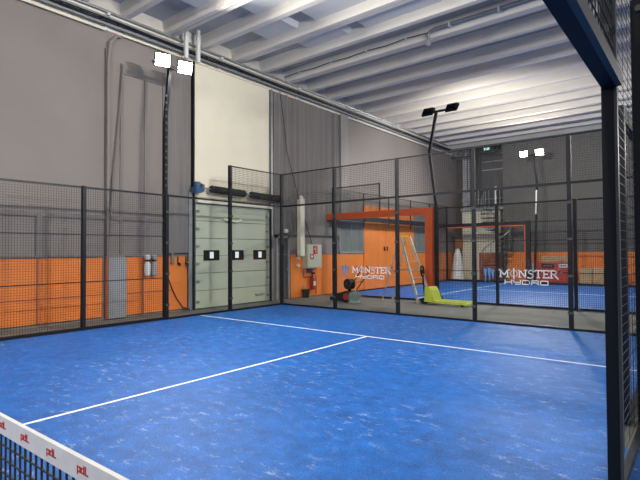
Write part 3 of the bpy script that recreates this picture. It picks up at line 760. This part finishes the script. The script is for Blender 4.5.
# ------------------------------------------------------------------ far end things
RZ = YF-.62
t = thing('sponsor_banner', (4.1,24.0,0), 'low red banner along the far fence with a black and a white name plate', 'banner')
MB().box(3.6,23.90,.05,5.1,23.92,1.04).build('banner_sheet', BANNER, t)
a = MB().box(3.94,23.885,.78,4.48,23.9,.95).build('plate', BLACK, t); a['label'] = 'black plate with small pale lettering'
b = MB(); write(b, ['S','T','O','R','M'], 4.0, .83, .42, .06, 23.882, .012)
b = MB()
for i in range(7): b.cbox(4.03+i*.06, 23.883, .865, .035, .003, .05 if i % 2 else .035)
b.build('lettering', GREYP, a)
a = MB().box(4.70,23.885,.80,5.07,23.9,.96).build('plate', WHITEP, t); a['label'] = 'white plate with small dark lettering'
b = MB()
for i in range(5): b.cbox(4.76+i*.06, 23.883, .88, .04, .003, .06)
b.build('lettering', BLACK, a)
tag(MB().box(3.85,24.25,-.012,5.08,24.5,1.33).build('leaning_board', TAN), 'tan board standing behind the red banner', 'board')
tag(MB().box(3.2,24.02,.0,3.57,24.06,.96).build('small_board', WHITEP), 'small white board behind the thick black far post', 'board')
b = MB()
for x0, x1, z1 in ((5.55,6.05,.78),(6.08,6.5,.80),(6.53,7.1,.78)): b.box(x0,24.02,-.012,x1,24.3,z1)
tag(b.build('stacked_panels', TAN), 'row of pale tan panels low behind the far fence', 'panels')
struct(MB().box(1.95,YF-.05,0,XR,YF,1.52).build('wall_far_wainscot', ORANGE), 'orange lower lining of the far wall')

# white wrapped bundle with orange head
t = thing('wrapped_bundle', (-.45,24.4,0), 'tall white wrapped bundle standing behind the far court glass', 'bundle')
MB()._lathe([(.36,-.012),(.33,.3),(.26,.9),(.22,1.3),(.12,1.66),(.05,1.72)], (-.42,24.3,0), 14).build('wrap', PLASTICW, t, True)
tag(MB().cbox(-.78,25.36,1.98,.40,.16,.55).build('orange_box', TERRA), 'dull orange box at the far corner above the white bundle', 'box')
# cream stair room with platform
st = thing('mezzanine_room', (.4,25.3,0), 'cream stair room under a platform in the far left corner', 'room')
MB().box(-.62,YF+.25,0,1.50,YF+2.5,3.80).build('room_block', CREAM, st)
MB().box(-.62,YF+.22,1.5,1.50,YF+.249,1.60).build('band', WHITEP, st)
MB().box(-.66,YF+.10,3.80,1.72,YF+2.6,3.95).build('platform', GREYP, st)
for i in range(8):
    x = -.5+i*.29
    MB().tube([(x,YF+.14,3.95),(x,YF+.14,4.95)], .02, 6).build('railing_post', GALV, st)
for z in (4.4,4.95): MB().tube([(-.6,YF+.14,z),(1.7,YF+.14,z)], .022, 6).build('handrail', GALV, st)
for z in (6.0,6.45,6.9): tag(MB().box(.47,YF+.44,z,1.68,YF+.49,z+.06).build('screen_rail', GALV), 'pale horizontal rail in front of the dark screen high in the stair recess', 'rail', 'rails before the dark screen')
tag(MB().box(.45,YF+.5,3.96,1.68,YF+.56,7.1).build('dark_screen', DOORG), 'dark mesh screen hanging behind the platform', 'screen')
tag(MB().box(-.62,YF+.4,3.96,-.36,YF+.6,7.3).box(-.30,YF+.4,3.96,-.22,YF+.55,7.3).build('duct_column', GREYP), 'pale grey vertical duct column rising from the platform', 'duct')
tag(MB().chbox(.02,YF+.02,3.97,.26,YF+.095,4.62,.05).build('red_bag', RED), 'small red bag hanging on the platform railing', 'bag')
t = thing('exit_sign', (1.1,YF-.2,7.05), 'small pale green lit exit sign high over the stair recess', 'sign')
MB().box(.85,YF-.3,6.97,1.17,YF-.22,7.12).build('housing', GREYP, t)
MB().box(.87,YF-.31,6.99,1.15,YF-.302,7.10).build('sign_face', mat('exit_sign_face', (.4,.7,.6), .4, emit=(.5,1,.8), estr=.8), t)
# ledge truss near the far left ceiling corner
t = thing('steel_beam', (0,YF-.3,6.8), 'dark steel lattice beam across the far left corner under the roof', 'beam')
for z in (6.72, 7.12): MB().box(WX+.25,YF-.40,z,1.75,YF-.32,z+.06).build('chord', BLACK, t)
for i in range(9):
    x = WX+.3+i*.3
    MB().bar((x,YF-.36,6.75),(x+.15,YF-.36,7.15), .03, .03).build('web_bar', BLACK, t)
# spiral stair
MB().box(.35,YF+.21,0,1.50,YF+.245,1.48).build('shaded_dado', TERRA, st)['label'] = 'dull terracotta board for the orange brown shadow low on the room'  # orange brown shadow low on the room, put into the board colour
t = thing('spiral_staircase', (1.55,YF-1.05,0), 'grey metal spiral staircase in front of the cream stair room', 'staircase')
sc = Vector((1.58,24.55,0))
MB().tube([(sc.x,sc.y,-.012),(sc.x,sc.y,4.95)], .06, 12).build('centre_pole', GALV, t)
N = 18; R = .76; hp = []
for i in range(N):
    a0 = math.radians(150+i*26); a1 = a0+math.radians(29); z = .20+i*.205
    b = MB(); b.prism([(sc.x+.05*math.cos(a0),sc.y+.05*math.sin(a0)),(sc.x+R*math.cos(a0),sc.y+R*math.sin(a0)),(sc.x+R*math.cos(a1),sc.y+R*math.sin(a1))], z, z+.05, 'z')
    b.build('tread', GREYM, t)
    am = (a0+a1)/2; p = (sc.x+R*.97*math.cos(am), sc.y+R*.97*math.sin(am))
    MB().tube([(p[0],p[1],z),(p[0],p[1],z+.95)], .016, 5).build('baluster', GALV, t)
    hp.append((p[0],p[1],z+.95))
MB().tube(hp, .028, 6).build('handrail', GALV, t)

# ------------------------------------------------------------------ ceiling conduit
t = thing('ceiling_conduit', (4,11.2,7.6), 'grey conduit with elbow fixed to a roof rib, thin cable leading to it', 'conduit')
yc = 11.46-.13
cab = [(WX+.1+i*.67, yc+.01, 7.64+(.015 if i % 2 else -.02)) for i in range(9)]
MB().tube(cab, .012, 5).build('cable', BLACK, t)
for i in range(1,9,2): MB().cbox(cab[i][0], yc+.02, cab[i][2], .05, .05, .05).build('clip', WHITEP, t)
MB().tube([(4.3,yc-.02,7.35),(4.3,yc-.02,7.55),(4.36,yc-.02,7.62),(4.48,yc-.02,7.65),(8.5,yc-.02,7.66)], .05, 10).build('pipe', GALV, t, True)
MB()._lathe([(.04,-.1),(.07,-.06),(.07,.05)], (4.3,yc-.02,7.33), 12).build('end_cap', GREYP, t)
for x in (4.9,6.2,7.5): MB().box(x,yc-.08,7.59,x+.05,yc+.10,7.73).build('bracket', WHITEP, t)
# orange round thing at the right edge of the view

# ------------------------------------------------------------------ camera
cx, cy_, cz, yaw, pitch, roll, fpx = 10.2, -.8222, 1.6359, -.6768, .0223, -.0050, 483.95
fw = Vector((math.sin(yaw)*math.cos(pitch), math.cos(yaw)*math.cos(pitch), math.sin(pitch)))
r = Vector((math.cos(yaw), -math.sin(yaw), 0)); u = r.cross(fw)
r2 = r*math.cos(roll)+u*math.sin(roll); u2 = -r*math.sin(roll)+u*math.cos(roll)
for nm, dx in (('step_ladder', .12), ('pallet_truck', .12), ('turf_sweeper', .16), ('water_container', .16)):
    bpy.data.objects[nm].location.x += dx
cd = bpy.data.cameras.new('camera'); co = bpy.data.objects.new('camera', cd); C.objects.link(co)
M = Matrix((r2, u2, -fw)).transposed().to_4x4(); M.translation = (cx, cy_, cz)
co.matrix_world = M
cd.sensor_width = 36; cd.lens = 36*fpx/640; cd.clip_start = .05; cd.clip_end = 200
S.camera = co

# ------------------------------------------------------------------ world and view
w = bpy.data.worlds.new('world'); S.world = w; w.use_nodes = True
w.node_tree.nodes['Background'].inputs['Color'].default_value = (.6,.65,.7,1)
w.node_tree.nodes['Background'].inputs['Strength'].default_value = .05
S.view_settings.view_transform = 'Standard'; S.view_settings.look = 'None'
S.view_settings.gamma = 1; S.view_settings.use_curve_mapping = False
S.view_settings.exposure = 0.0
S.cycles.max_bounces = 8; S.cycles.diffuse_bounces = 5; S.cycles.transparent_max_bounces = 24
S.cycles.sample_clamp_indirect = 6
